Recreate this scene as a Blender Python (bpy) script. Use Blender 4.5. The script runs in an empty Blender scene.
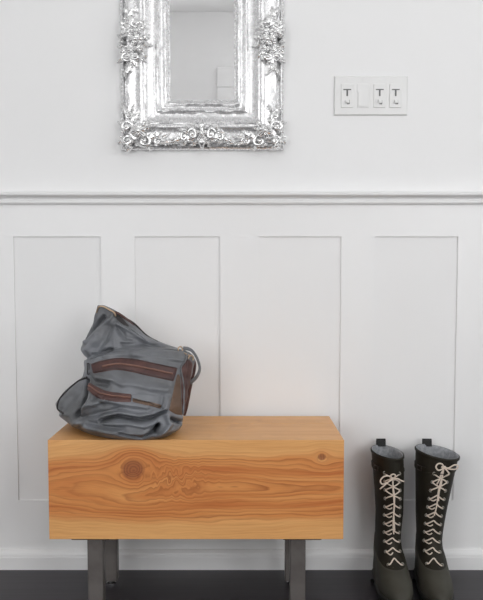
import bpy, bmesh, math, random
from mathutils import Vector, Matrix
from mathutils.bvhtree import BVHTree
PI = math.pi
random.seed(7)
C = bpy.context.scene
COL = C.collection

# ------------------------------------------------------------------ camera maths
F = 800.0; CX = 241.5; CY = 332.0; TH = math.atan(56 / 800.0)
DIST = 2.25; CAMZ = 0.837
CAM = Vector((0, -DIST, CAMZ))
def ray(px, py):
    u = (px - CX) / F; v = (py - CY) / F
    f = Vector((0, math.cos(TH), -math.sin(TH))); up = Vector((0, math.sin(TH), math.cos(TH)))
    return (f + Vector((u, 0, 0)) - up * v)
def at(px, py, Y=0.0):
    d = ray(px, py); return CAM + d * ((Y + DIST) / d.y)

# ------------------------------------------------------------------ helpers
def srgb(r, g, b):
    def c(x):
        x /= 255.0
        return x / 12.92 if x <= 0.04045 else ((x + 0.055) / 1.055) ** 2.4
    return (c(r), c(g), c(b), 1)
def link(name, me, mat=None, parent=None, smooth=False):
    if isinstance(me, bmesh.types.BMesh):
        bm = me; bmesh.ops.recalc_face_normals(bm, faces=bm.faces)
        me = bpy.data.meshes.new(name); bm.to_mesh(me); bm.free()
    o = bpy.data.objects.new(name, me); COL.objects.link(o)
    if mat: me.materials.append(mat)
    if parent: o.parent = parent
    if smooth:
        for p in me.polygons: p.use_smooth = True
    return o
def bevel(o, w, seg=2):
    m = o.modifiers.new('b', 'BEVEL'); m.width = w; m.segments = seg; m.limit_method = 'ANGLE'; m.angle_limit = math.radians(62)
    return o
def thing(name, label, cat, loc=(0, 0, 0), group=None):
    o = bpy.data.objects.new(name, None); COL.objects.link(o); o.location = loc; o.empty_display_size = .05
    o['label'] = label; o['category'] = cat
    if group: o['group'] = group
    return o
def struct(o): o['kind'] = 'structure'; return o
def box(bm, x0, x1, y0, y1, z0, z1):
    v = [bm.verts.new(p) for p in ((x0,y0,z0),(x1,y0,z0),(x1,y1,z0),(x0,y1,z0),(x0,y0,z1),(x1,y0,z1),(x1,y1,z1),(x0,y1,z1))]
    for f in ((0,3,2,1),(4,5,6,7),(0,1,5,4),(1,2,6,5),(2,3,7,6),(3,0,4,7)): bm.faces.new([v[i] for i in f])
def bbox(name, a, mat, parent=None, bev=0):
    bm = bmesh.new(); box(bm, *a); o = link(name, bm, mat, parent)
    if bev: bevel(o, bev)
    return o
def tube(bm, pts, rad, n=8, flat=1.0, cap=True, nrm=None):
    """tube through pts; rad number or list; flat squashes along nrm"""
    pts = [Vector(p) for p in pts]; m = len(pts)
    if not hasattr(rad, '__len__'): rad = [rad] * m
    rings = []
    ref = Vector(nrm) if nrm is not None else None
    for i, p in enumerate(pts):
        t = (pts[min(i+1, m-1)] - pts[max(i-1, 0)])
        if t.length < 1e-9: t = Vector((0, 0, 1))
        t.normalize()
        r = ref if ref is not None else Vector((0, -1, 0))
        if abs(t.dot(r)) > .97: r = Vector((0.1, 0, 1)).normalized()
        a = (r - t * r.dot(t)).normalized(); b = t.cross(a)
        rings.append([bm.verts.new(p + (a * math.cos(q) * flat + b * math.sin(q)) * rad[i]) for q in [2*PI*k/n for k in range(n)]])
    for i in range(m - 1):
        for k in range(n):
            bm.faces.new((rings[i][k], rings[i][(k+1) % n], rings[i+1][(k+1) % n], rings[i+1][k]))
    if cap:
        bm.faces.new(rings[0][::-1]); bm.faces.new(rings[-1])
def smooth_path(pts, sub=6):
    pts = [Vector(p) for p in pts]; out = []
    n = len(pts)
    for i in range(n - 1):
        p0 = pts[max(i-1, 0)]; p1 = pts[i]; p2 = pts[i+1]; p3 = pts[min(i+2, n-1)]
        for k in range(sub):
            t = k / sub
            out.append(0.5 * ((2*p1) + (p2 - p0)*t + (2*p0 - 5*p1 + 4*p2 - p3)*t*t + (3*p1 - p0 - 3*p2 + p3)*t**3))
    out.append(pts[-1]); return out
def interp(tab, x, k=1):
    """smooth (cosine-free, monotone linear w/ smoothing) interpolation of rows sorted by column 0"""
    if x <= tab[0][0]: return tab[0][k]
    for a, b in zip(tab, tab[1:]):
        if x <= b[0]:
            t = (x - a[0]) / (b[0] - a[0]); return a[k] + (b[k] - a[k]) * t
    return tab[-1][k]
def blob(bm, c, r, n=8, sq=(1, 1, 1)):
    m = Matrix.Translation(c) @ Matrix.Diagonal((r*sq[0], r*sq[1], r*sq[2], 1))
    bmesh.ops.create_icosphere(bm, subdivisions=2, radius=1, matrix=m)
def torus(bm, c, R, r, axis_y=True, n=14, m=6, M=None):
    rs = []
    for i in range(n):
        a = 2*PI*i/n; ring = []
        for j in range(m):
            b = 2*PI*j/m
            p = Vector(((R + r*math.cos(b))*math.cos(a), r*math.sin(b), (R + r*math.cos(b))*math.sin(a)))
            if M: p = M @ p
            ring.append(bm.verts.new(Vector(c) + p))
        rs.append(ring)
    for i in range(n):
        for j in range(m):
            bm.faces.new((rs[i][j], rs[(i+1)%n][j], rs[(i+1)%n][(j+1)%m], rs[i][(j+1)%m]))

# ------------------------------------------------------------------ materials
def mat(name, col, rough=.5, metal=0, bump=None, spec=.5, var=None, coat=0):
    m = bpy.data.materials.new(name); m.use_nodes = True
    nt = m.node_tree; b = nt.nodes['Principled BSDF']
    b.inputs['Base Color'].default_value = col; b.inputs['Roughness'].default_value = rough
    b.inputs['Metallic'].default_value = metal; b.inputs['Specular IOR Level'].default_value = spec
    b.inputs['Coat Weight'].default_value = coat
    tc = nt.nodes.new('ShaderNodeTexCoord')
    if bump:
        sc, st, dist = bump
        n = nt.nodes.new('ShaderNodeTexNoise'); n.inputs['Scale'].default_value = sc; n.inputs['Detail'].default_value = 5
        nt.links.new(tc.outputs['Object'], n.inputs['Vector'])
        bp = nt.nodes.new('ShaderNodeBump'); bp.inputs['Strength'].default_value = st; bp.inputs['Distance'].default_value = dist
        nt.links.new(n.outputs['Fac'], bp.inputs['Height']); nt.links.new(bp.outputs['Normal'], b.inputs['Normal'])
    if var:
        sc, col2 = var[0], var[1]
        n = nt.nodes.new('ShaderNodeTexNoise'); n.inputs['Scale'].default_value = sc; n.inputs['Detail'].default_value = 6
        nt.links.new(tc.outputs['Object'], n.inputs['Vector'])
        r = nt.nodes.new('ShaderNodeValToRGB'); r.color_ramp.elements[0].position = .35; r.color_ramp.elements[1].position = .68
        r.color_ramp.elements[0].color = col; r.color_ramp.elements[1].color = col2
        nt.links.new(n.outputs['Fac'], r.inputs['Fac']); nt.links.new(r.outputs['Color'], b.inputs['Base Color'])
    return m
M_wall = mat('wall_paint', (.80, .80, .802, 1), .6, bump=(180, .04, .001), spec=.3)
M_trim = mat('trim_paint', (.80, .80, .802, 1), .38, bump=(90, .03, .001), spec=.4)
M_ceil = mat('ceiling_paint', (.85, .85, .85, 1), .8)
M_plate = mat('switch_plastic', (.74, .74, .735, 1), .4)
M_shade = mat('switch_shade', srgb(105, 105, 105), .5)  # grey standing for shade in the slots and beside the toggles
M_mirror = mat('mirror_glass', (.90, .90, .90, 1), .012, 1)
M_steel = mat('brushed_steel', srgb(122, 117, 114), .45, .65, bump=(60, .05, .001), var=(18, srgb(104, 99, 96)))
M_plastic = mat('dark_plate', srgb(70, 62, 58), .5, .5)
M_chrome = mat('chrome', srgb(215, 215, 215), .18, 1)
M_boot = mat('boot_rubber', srgb(33, 30, 24), .6, bump=(45, .12, .002), var=(22, srgb(42, 39, 31)), spec=.22)
M_vamp = mat('boot_toe_rubber', srgb(60, 58, 51), .62, bump=(60, .15, .002), var=(16, srgb(68, 67, 60)), spec=.25)
M_lining = mat('boot_lining', srgb(128, 130, 134), .85, bump=(260, .3, .001), var=(120, srgb(158, 160, 163)))
M_sole = mat('boot_sole', srgb(24, 24, 22), .6)
M_black = mat('black_webbing', srgb(22, 22, 22), .7)
M_lace = mat('lace_cotton', srgb(212, 198, 184), .85, bump=(900, .5, .0006))
M_eye = mat('eyelet_metal', srgb(150, 146, 138), .35, .9)
M_brown = mat('brown_leather', srgb(66, 42, 40), .5, bump=(120, .3, .001), var=(40, srgb(84, 54, 49)))
M_gusset = mat('gusset_leather', srgb(84, 66, 54), .55, bump=(90, .3, .001), var=(16, srgb(112, 86, 66)))
M_zip = mat('zip_teeth', srgb(128, 94, 82), .45, .3)
M_brass = mat('antique_brass', srgb(190, 165, 140), .3, .95)
M_dzip = mat('dark_edge', srgb(40, 36, 36), .6)

# silver leaf
def silver(nm, col, metal, r0, r1, bs):
    m = mat(nm, col, .3, metal)
    nt = m.node_tree; b = nt.nodes['Principled BSDF']; L = nt.links.new
    tc = nt.nodes.new('ShaderNodeTexCoord')
    n = nt.nodes.new('ShaderNodeTexNoise'); n.inputs['Scale'].default_value = 110; n.inputs['Detail'].default_value = 4
    L(tc.outputs['Object'], n.inputs['Vector'])
    bp = nt.nodes.new('ShaderNodeBump'); bp.inputs['Strength'].default_value = bs; bp.inputs['Distance'].default_value = .0015
    L(n.outputs['Fac'], bp.inputs['Height']); L(bp.outputs['Normal'], b.inputs['Normal'])
    r = nt.nodes.new('ShaderNodeMapRange'); r.inputs['From Min'].default_value = .3; r.inputs['From Max'].default_value = .7
    r.inputs['To Min'].default_value = r0; r.inputs['To Max'].default_value = r1
    L(n.outputs['Fac'], r.inputs['Value']); L(r.outputs[0], b.inputs['Roughness'])
    return m
M_silver = silver('silver_leaf', (.80, .80, .805, 1), .72, .16, .34, .22)
M_carved = silver('carved_silver', (.84, .84, .84, 1), .85, .14, .26, .6)

# bag leather
def bagmat():
    m = mat('blue_grey_leather', srgb(92, 95, 101), .42)
    nt = m.node_tree; b = nt.nodes['Principled BSDF']; L = nt.links.new
    tc = nt.nodes.new('ShaderNodeTexCoord')
    n = nt.nodes.new('ShaderNodeTexNoise'); n.inputs['Scale'].default_value = 9; n.inputs['Detail'].default_value = 7; n.inputs['Distortion'].default_value = .6
    L(tc.outputs['Object'], n.inputs['Vector'])
    r = nt.nodes.new('ShaderNodeValToRGB'); e = r.color_ramp.elements
    e[0].position = .3; e[0].color = srgb(84, 85, 86); e[1].position = .7; e[1].color = srgb(122, 125, 131)
    L(n.outputs['Fac'], r.inputs['Fac']); L(r.outputs['Color'], b.inputs['Base Color'])
    n2 = nt.nodes.new('ShaderNodeTexNoise'); n2.inputs['Scale'].default_value = 26; n2.inputs['Detail'].default_value = 5; n2.inputs['Distortion'].default_value = 1.0
    L(tc.outputs['Object'], n2.inputs['Vector'])
    bp = nt.nodes.new('ShaderNodeBump'); bp.inputs['Strength'].default_value = .35; bp.inputs['Distance'].default_value = .005
    L(n2.outputs['Fac'], bp.inputs['Height']); L(bp.outputs['Normal'], b.inputs['Normal'])
    return m
M_bag = bagmat()

class NG:
    def __init__(s, nt): s.nt = nt
    def m(s, op, a, b=None, c=None):
        n = s.nt.nodes.new('ShaderNodeMath'); n.operation = op
        for i, x in enumerate((a, b, c)):
            if x is None: continue
            if isinstance(x, (int, float)): n.inputs[i].default_value = x
            else: s.nt.links.new(x, n.inputs[i])
        return n.outputs[0]
    def comb(s, x, y, z):
        n = s.nt.nodes.new('ShaderNodeCombineXYZ')
        for i, q in enumerate((x, y, z)):
            if isinstance(q, (int, float)): n.inputs[i].default_value = q
            else: s.nt.links.new(q, n.inputs[i])
        return n.outputs[0]
    def noise(s, vec, scale, detail=2, dist=0):
        n = s.nt.nodes.new('ShaderNodeTexNoise'); n.inputs['Scale'].default_value = scale; n.inputs['Detail'].default_value = detail
        n.inputs['Distortion'].default_value = dist; s.nt.links.new(vec, n.inputs['Vector']); return n.outputs['Fac']
    def ramp(s, fac, stops):
        r = s.nt.nodes.new('ShaderNodeValToRGB'); e = r.color_ramp.elements
        while len(e) < len(stops): e.new(.5)
        for q, (p, c) in zip(e, stops): q.position = p; q.color = c
        s.nt.links.new(fac, r.inputs['Fac']); return r.outputs['Color']
    def mix(s, f, a, b, mode='MIX'):
        n = s.nt.nodes.new('ShaderNodeMix'); n.data_type = 'RGBA'; n.blend_type = mode
        for i, x in ((0, f), (6, a), (7, b)):
            if isinstance(x, (int, float)): n.inputs[i].default_value = x
            elif isinstance(x, tuple): n.inputs[i].default_value = x
            else: s.nt.links.new(x, n.inputs[i])
        return n.outputs[2]

def woodmat(H, L_):
    """fir beam: object coords, x along the grain, z=0 top going down, x=0 left end"""
    m = bpy.data.materials.new('fir_beam'); m.use_nodes = True
    nt = m.node_tree; b = nt.nodes['Principled BSDF']; g = NG(nt)
    tc = nt.nodes.new('ShaderNodeTexCoord'); sp = nt.nodes.new('ShaderNodeSeparateXYZ'); nt.links.new(tc.outputs['Object'], sp.inputs[0])
    X, Y, Z = sp.outputs
    lowv = g.comb(g.m('MULTIPLY', X, 3.2), g.m('MULTIPLY', Y, 6), g.m('MULTIPLY', Z, 9))
    low = g.m('SUBTRACT', g.noise(lowv, 1.0, 2), .5)
    phi = g.m('MULTIPLY_ADD', low, .030, Z)
    fig = g.comb(g.m('MULTIPLY', X, 16), g.m('MULTIPLY', Y, 12), g.m('MULTIPLY', Z, 20))
    fn = g.m('SUBTRACT', g.noise(fig, 1.0, 1), .5)
    # livelier figure around the middle of the face
    fx = g.m('DIVIDE', g.m('SUBTRACT', X, .305), .07); fz = g.m('DIVIDE', g.m('ADD', Z, .098), .040)
    fw = g.m('EXPONENT', g.m('MULTIPLY', g.m('ADD', g.m('MULTIPLY', fx, fx), g.m('MULTIPLY', fz, fz)), -1.0))
    fn2 = g.m('SUBTRACT', g.noise(g.comb(g.m('MULTIPLY', X, 55), g.m('MULTIPLY', Y, 12), g.m('MULTIPLY', Z, 22)), 1.0, 1), .5)
    phi = g.m('ADD', phi, g.m('MULTIPLY', g.m('MULTIPLY', fn2, fw), .075))
    phi = g.m('MULTIPLY_ADD', fn, .006, phi)
    knots = [(.203, -.072, .031, 1.12), (.654, -.040, .011, 1.2), (.352, -.112, .012, 1.6)]
    kf = None; rr = None
    for i, (xk, zk, a, sx) in enumerate(knots):
        dx = g.m('DIVIDE', g.m('SUBTRACT', X, xk), sx); dz = g.m('SUBTRACT', Z, zk)
        r2 = g.m('ADD', g.m('MULTIPLY', dx, dx), g.m('MULTIPLY', dz, dz))
        r2 = g.m('ADD', r2, g.m('MULTIPLY', g.m('ABSOLUTE', low), a*a*2))
        w = g.m('DIVIDE', a*a*1.6, g.m('ADD', r2, .5*a*a))
        phi = g.m('SUBTRACT', phi, g.m('MULTIPLY', dz, w))
        k = g.m('SUBTRACT', 1, g.m('DIVIDE', r2, a*a*(.85 if i < 2 else .3)))
        k = g.m('MAXIMUM', k, 0)
        if i == 2: k = g.m('MULTIPLY', k, .25)
        kf = k if kf is None else g.m('MAXIMUM', kf, k)
        if i == 0: rr = g.m('SQRT', r2)
    # growth rings: nested long loops about the heart line
    zc0 = g.m('ADD', phi, .114); xx = g.m('MULTIPLY', g.m('SUBTRACT', X, .46), .085)
    ell = g.m('SQRT', g.m('ADD', g.m('MULTIPLY', zc0, zc0), g.m('ADD', g.m('MULTIPLY', xx, xx), .00003)))
    wn = g.noise(g.comb(g.m('MULTIPLY', X, 6), g.m('MULTIPLY', Y, 9), g.m('MULTIPLY', Z, 20)), 1.0, 3)
    t = g.m('MULTIPLY_ADD', wn, 3.2, g.m('MULTIPLY', ell, 125))
    fr = g.m('FRACT', t)
    ringv = g.m('POWER', fr, 2.4)
    edge = g.m('MINIMUM', g.m('MULTIPLY', g.m('SUBTRACT', 1, fr), 7), 1)
    ringv = g.m('MULTIPLY', ringv, edge)
    hn = g.m('MULTIPLY_ADD', wn, .020, ell)
    heart = g.ramp(hn, [(.078, (1, 1, 1, 1)), (.094, (0, 0, 0, 1))])
    band = g.noise(g.comb(g.m('MULTIPLY', X, 1.6), g.m('MULTIPLY', Y, 26), g.m('MULTIPLY', ell, 60)), 1.0, 3)
    base = g.ramp(band, [(.32, srgb(222, 158, 94)), (.50, srgb(210, 138, 76)), (.70, srgb(188, 106, 54))])
    base2 = g.ramp(band, [(.30, srgb(226, 172, 110)), (.6, srgb(218, 160, 98)), (.8, srgb(204, 140, 80))])
    col = g.mix(heart, base2, base)
    amp = g.m('MULTIPLY_ADD', g.noise(g.comb(g.m('MULTIPLY', X, 3), Y, g.m('MULTIPLY', ell, 40)), 1.0, 2), 1.7, -.25)
    amp = g.m('ADD', amp, g.m('MULTIPLY', fw, .35))
    amp = g.m('MULTIPLY', amp, g.m('MULTIPLY_ADD', heart, .75, .22))
    col = g.mix(g.m('MINIMUM', g.m('MAXIMUM', g.m('MULTIPLY', ringv, amp), 0), 1), col, srgb(142, 74, 38))
    fib = g.noise(g.comb(g.m('MULTIPLY', X, 14), g.m('MULTIPLY', Y, 500), g.m('MULTIPLY', phi, 520)), 1.0, 2)
    col = g.mix(.22, col, g.ramp(fib, [(.3, (.55, .45, .4, 1)), (.6, (1, 1, 1, 1))]), 'MULTIPLY')
    kr = g.m('SINE', g.m('MULTIPLY_ADD', wn, 9, g.m('MULTIPLY', rr, 1150)))
    kcol = g.mix(g.m('MULTIPLY_ADD', kr, .3, .5), srgb(160, 92, 54), srgb(104, 56, 36))
    col = g.mix(g.m('MINIMUM', g.m('MULTIPLY', kf, 1.5), .8), col, kcol)
    # glue line on the top, between the two baulks
    nt.links.new(col, b.inputs['Base Color'])
    b.inputs['Roughness'].default_value = .42; b.inputs['Specular IOR Level'].default_value = .45
    bp = nt.nodes.new('ShaderNodeBump'); bp.inputs['Strength'].default_value = .12; bp.inputs['Distance'].default_value = .001
    nt.links.new(ringv, bp.inputs['Height']); nt.links.new(bp.outputs['Normal'], b.inputs['Normal'])
    return m

def floormat():
    m = bpy.data.materials.new('dark_plank_floor'); m.use_nodes = True
    nt = m.node_tree; b = nt.nodes['Principled BSDF']; g = NG(nt)
    tc = nt.nodes.new('ShaderNodeTexCoord'); sp = nt.nodes.new('ShaderNodeSeparateXYZ'); nt.links.new(tc.outputs['Object'], sp.inputs[0])
    X, Y, Z = sp.outputs
    row = g.m('FLOOR', g.m('DIVIDE', Y, .083)); fr = g.m('FRACT', g.m('DIVIDE', Y, .083))
    gap = g.m('LESS_THAN', fr, .02)
    gr = g.noise(g.comb(g.m('MULTIPLY', X, 3), g.m('MULTIPLY', Y, 90), row), 1.0, 4)
    tone = g.noise(g.comb(g.m('MULTIPLY', row, 3.7), g.m('FLOOR', g.m('MULTIPLY_ADD', row, .37, g.m('MULTIPLY', X, .8))), 0), 1.0, 0)
    c = g.ramp(g.m('ADD', g.m('MULTIPLY', gr, .5), g.m('MULTIPLY', tone, .5)), [(.3, srgb(31, 28, 32)), (.7, srgb(50, 45, 52))])
    c = g.mix(gap, c, srgb(12, 11, 12))
    nt.links.new(c, b.inputs['Base Color']); b.inputs['Roughness'].default_value = .38; b.inputs['Specular IOR Level'].default_value = .35
    bp = nt.nodes.new('ShaderNodeBump'); bp.inputs['Strength'].default_value = .15; bp.inputs['Distance'].default_value = .001
    nt.links.new(g.m('SUBTRACT', gr, gap), bp.inputs['Height']); nt.links.new(bp.outputs['Normal'], b.inputs['Normal'])
    return m

# ------------------------------------------------------------------ room
XL, XR, YF, HC = -1.75, 2.05, -3.26, 2.60
struct(bbox('floor', (XL-.1, XR+.1, YF-.1, .1, -.05, 0), floormat()))
struct(bbox('ceiling', (XL-.1, XR+.1, YF-.1, .1, HC, HC+.05), M_ceil))
struct(bbox('wall_back', (XL, XR, 0, .1, 0, HC), M_wall))
struct(bbox('wall_left', (XL-.1, XL, YF-.1, .1, 0, HC), M_wall))
# right wall with an unseen opening, added to let in soft light
WY0, WY1, WZ0, WZ1 = -2.55, -1.05, .95, 2.25
bm = bmesh.new()
box(bm, XR, XR+.12, YF-.1, .1, 0, WZ0); box(bm, XR, XR+.12, YF-.1, .1, WZ1, HC)
box(bm, XR, XR+.12, YF-.1, WY0, WZ0, WZ1); box(bm, XR, XR+.12, WY1, .1, WZ0, WZ1)
struct(link('wall_right', bm, M_wall))
# front wall (seen in the mirror) with the door, and two openings added for fill light
p = at(217, 67, 3.26); DX0, DZ = p.x, p.z - .012
DX1 = DX0 + .98
VX0, VX1, VZ0, VZ1 = .92, 1.97, .42, 2.22
UX0, UX1 = -1.70, -.72
bm = bmesh.new()
box(bm, XL, UX0, YF-.1, YF, 0, HC); box(bm, UX1, VX0, YF-.1, YF, 0, HC); box(bm, UX0, UX1, YF-.1, YF, 0, VZ0); box(bm, UX0, UX1, YF-.1, YF, VZ1, HC); box(bm, VX1, XR, YF-.1, YF, 0, HC); box(bm, VX0, VX1, YF-.1, YF, 0, VZ0); box(bm, VX0, VX1, YF-.1, YF, VZ1, HC)
struct(link('wall_front', bm, M_wall))
bm = bmesh.new(); cs = .13
box(bm, DX0, DX0+cs, YF, YF+.022, 0, DZ-cs); box(bm, DX1-cs, DX1, YF, YF+.022, 0, DZ-cs); box(bm, DX0, DX1, YF, YF+.022, DZ-cs, DZ)

struct(bevel(link('trim_9', bm, M_trim), .004))
dr = struct(bbox('door_1', (DX0+cs, DX1-cs, YF, YF+.012, .005, DZ-cs), M_trim, None, .002))
for z0, z1 in ((.2, .95), (1.1, DZ-.25)):
    struct(bbox('door_panel', (DX0+cs+.12, DX1-cs-.12, YF+.0121, YF+.018, z0, z1), M_trim, dr, .004))
bm = bmesh.new(); tube(bm, [(DX1-cs-.06, YF+.012, 1), (DX1-cs-.06, YF+.05, 1)], .009); blob(bm, (DX1-cs-.06, YF+.06, 1), .024)
struct(link('door_knob', bm, M_chrome, dr, True))
def added_window(nm, vert, VX0=.92, VX1=1.97):
    bm = bmesh.new(); t = .05
    if vert:
        box(bm, XR+.02, XR+.07, WY0, WY1, WZ0, WZ0+t); box(bm, XR+.02, XR+.07, WY0, WY1, WZ1-t, WZ1)
        for y in (WY0, (WY0+WY1)/2 - t/2, WY1-t): box(bm, XR+.02, XR+.07, y, y+t, WZ0+t, WZ1-t)
    else:
        box(bm, VX0, VX1, YF-.07, YF-.02, VZ0, VZ0+t); box(bm, VX0, VX1, YF-.07, YF-.02, VZ1-t, VZ1)
        for x in (VX0, (VX0+VX1)/2 - t/2, VX1-t): box(bm, x, x+t, YF-.07, YF-.02, VZ0+t, VZ1-t)
    return struct(link(nm, bm, M_trim))
added_window('added_window_1', True); added_window('added_window_2', False); added_window('added_window_3', False, UX0, UX1)  # unseen windows, added as places for soft fill light
# wainscot
def zy(py, Y=-.008): return at(CX, py, Y).z
TH_B = .0055
zt_panel = zy(236.5); zb_panel = zy(500.5); z_cr0 = zy(202.5, -.02); z_cr1 = zy(194, -.02)
z_base1 = zy(553, -.018)
# chair rail: moulding profile swept along x
def sweep_x(name, prof, x0, x1, m, parent=None):
    bm = bmesh.new(); a = [bm.verts.new((x0, y, z)) for y, z in prof]; b = [bm.verts.new((x1, y, z)) for y, z in prof]
    n = len(prof)
    for i in range(n): bm.faces.new((a[i], a[(i+1) % n], b[(i+1) % n], b[i]))
    bm.faces.new(a[::-1]); bm.faces.new(b)
    return link(name, bm, m, parent)
h = z_cr1 - z_cr0
struct(bevel(sweep_x('trim_1', [(0, z_cr0-.003), (-.016, z_cr0-.003), (-.018, z_cr0+.001), (-.018, z_cr0+.005), (-.013, z_cr0+.008), (-.014, z_cr0+.011), (-.020, z_cr0+.015), (-.029, z_cr0+.018),
        (-.033, z_cr0+.020), (-.034, z_cr0+.025), (-.031, z_cr0+.028), (-.020, z_cr0+.030), (0, z_cr0+.031)], XL, XR, M_trim), .0008, 1))
struct(bbox('trim_2', (XL, XR, -TH_B, 0, zt_panel, z_cr0), M_trim))
struct(bbox('trim_3', (XL, XR, -TH_B, 0, z_base1, zb_panel), M_trim))
struct(sweep_x('baseboard_back', [(0, 0), (-.020, 0), (-.020, z_base1-.013), (-.0185, z_base1-.010), (-.0185, z_base1-.0085), (-.0205, z_base1-.007), (-.0185, z_base1), (-.012, z_base1+.007), (-.009, z_base1+.0075), (0, z_base1+.0075)], XL, XR, M_trim))
def xs(px): return at(px, 236, -.008).x
edges = [(xs(-21)-.002, xs(13)), (xs(100.5), xs(134.5)), (xs(220), xs(259)), (xs(341.5), xs(375.5)), (xs(458.5), xs(492))]
pitch = .333
edges = [(edges[0][0]-pitch*k, edges[0][0]-pitch*k+.095) for k in (4, 3, 2, 1)] + edges + [(edges[-1][0]+pitch*k, edges[-1][0]+pitch*k+.095) for k in (1, 2, 3, 4)]
n = 10
for a, b in edges:
    if a < XL or b > XR: continue
    th = TH_B - (.0004 if (b < -.6 or a > .55) else 0)
    struct(bbox('trim_%d' % n, (a, b, -th, 0, zb_panel, zt_panel), M_trim)); n += 1

# ------------------------------------------------------------------ bench
BY0, BY1 = None, None
def depth_for(py, z):   # Y plane where height z projects to row py
    d = ray(CX, py); return CAM.y + d.y * ((z - CAMZ) / d.z)
HT = .447
YB = depth_for(416.0, HT); YFt = depth_for(440.0, HT)
L0 = at(47.6, 440, YFt).x; R0 = at(344.2, 440, YFt).x
ZB = at(CX, 539.3, YFt).z
LEN = R0 - L0; HB = HT - ZB
print('bench', YB, YFt, L0, R0, ZB, LEN, HB)
bench = thing('bench', 'thick honey-coloured timber beam bench with a large knot, on square steel legs', 'bench', ((L0+R0)/2, (YB+YFt)/2, 0))
bl = Vector(bench.location)
M_wood = woodmat(HB, LEN)
bm = bmesh.new()
D = YB - YFt
# beam: origin at the front top left corner
nx = 24
pr = [(0, -HB), (0, -.0), (D*.655-.0012, 0), (D*.655, -.002), (D*.655+.0012, 0), (D, 0), (D, -HB)]
ra = [bm.verts.new((0, y, z)) for y, z in pr]; rb = [bm.verts.new((LEN, y, z)) for y, z in pr]
for i in range(len(pr)): bm.faces.new((ra[i], ra[(i+1) % len(pr)], rb[(i+1) % len(pr)], rb[i]))
bm.faces.new(ra[::-1]); bm.faces.new(rb)
beam = link('seat_beam', bm, M_wood, bench); beam.location = Vector((L0, YFt, HT)) - bl
bevel(beam, .0035, 3)
YLF = YFt + .035; YLB = depth_for(583.5, 0)     # leg centres
wl = .038
for k, (pxc, Yc) in enumerate(((95.3, YLF), (297.6, YLF), (112.2, YLB), (289.8, YLB))):
    xc = at(95.3, 570, YLF-.019).x if k in (0, 2) else at(297.8, 570, YLF-.019).x
    bm = bmesh.new(); zb = .0 if k < 2 else .014
    zb = .012
    # hollow square tube look: outer box with open bottom
    box(bm, -wl/2, wl/2, -wl/2, wl/2, zb, ZB-.0045)
    lg = link('leg', bm, M_steel, bench); lg.location = Vector((xc, Yc, 0)) - bl; bevel(lg, .003, 3)
    bm = bmesh.new(); tube(bm, [(0, 0, .0005), (0, 0, .004), (0, 0, .006), (0, 0, .014)], [.013, .013, .007, .007], 16)
    link('foot_glide', bm, M_chrome, lg)
for side, (x0, x1) in enumerate(((at(72.5, 539, YFt+.02).x, at(110, 539, YFt+.02).x), (at(283, 539, YFt+.02).x, at(321, 539, YFt+.02).x))):
    o = bbox('mounting_plate', (x0-bl.x, x1-bl.x, YFt+.008-bl.y, YB-.004-bl.y, ZB-.0045, ZB-.0002), M_plastic, bench, .0008)

# ------------------------------------------------------------------ mirror
g0 = at(121, 149.5, -.02); g1 = at(283.5, 149.5, -.02)
MX0, MX1, MZ0 = g0.x, g1.x, g0.z
MW = MX1 - MX0
FW = at(170, 99, -.01).x - MX0; FB = .136
MH = 2 * (at(CX, 42, -.03).z - MZ0)
print('mirror', MW, MH, FW)
FW = .1355
mir = thing('wall_mirror', 'portrait wall mirror in an ornate carved silver frame above the panelling', 'mirror', ((MX0+MX1)/2, 0, MZ0))
mc = Vector(mir.location)
MXc = MX0 + MW/2
prof = [(0, .001), (0, .012), (.003, .018), (.007, .020), (.010, .017), (.012, .006), (.017, .006), (.018, .028), (.022, .033), (.030, .033), (.040, .034), (.050, .035), (.053, .038),
        (.058, .041), (.063, .040), (.066, .035), (.069, .036), (.072, .034), (.078, .028), (.086, .024), (.094, .022), (.098, .023), (.100, .027), (.104, .028), (.107, .025),
        (.109, .019), (.114, .016), (.118, .017), (.121, .021), (.125, .021), (.128, .017), (.130, .012), (.1355, .008)]
def frame_mesh(w, h, prof):
    bm = bmesh.new(); loops = []
    NS = 26
    for (t, hh) in prof:
        ring = []
        cs_ = [(t, t), (w-t, t), (w-t, h-t), (t, h-t)]
        for k in range(4):
            a = cs_[k]; b = cs_[(k+1) % 4]
            for j in range(NS):
                s = j/NS; ring.append(bm.verts.new((a[0]+(b[0]-a[0])*s - w/2, -hh - .0007*random.uniform(-1, 1)*(1 if j else 0), a[1]+(b[1]-a[1])*s)))
        loops.append(ring)
    n = len(loops[0])
    for i in range(len(loops)-1):
        for k in range(n): bm.faces.new((loops[i][k], loops[i][(k+1) % n], loops[i+1][(k+1) % n], loops[i+1][k]))
    return bm
fr = link('frame', frame_mesh(MW, MH, prof), M_silver, mir, True)
mod = fr.modifiers.new('e', 'EDGE_SPLIT'); mod.split_angle = math.radians(50)
bm = bmesh.new(); box(bm, FW-MW/2-.004, MW/2-FW+.004, -.008, -.003, FW-.004, MH-FW+.004)
link('mirror_glass', bm, M_mirror, mir)
bm = bmesh.new(); box(bm, .004-MW/2, MW/2-.004, -.003, -.0005, .004, MH-.004); link('backing', bm, M_plastic, mir)
def hprof(t):
    return interp(prof, max(0, min(t, .1355)))
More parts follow.
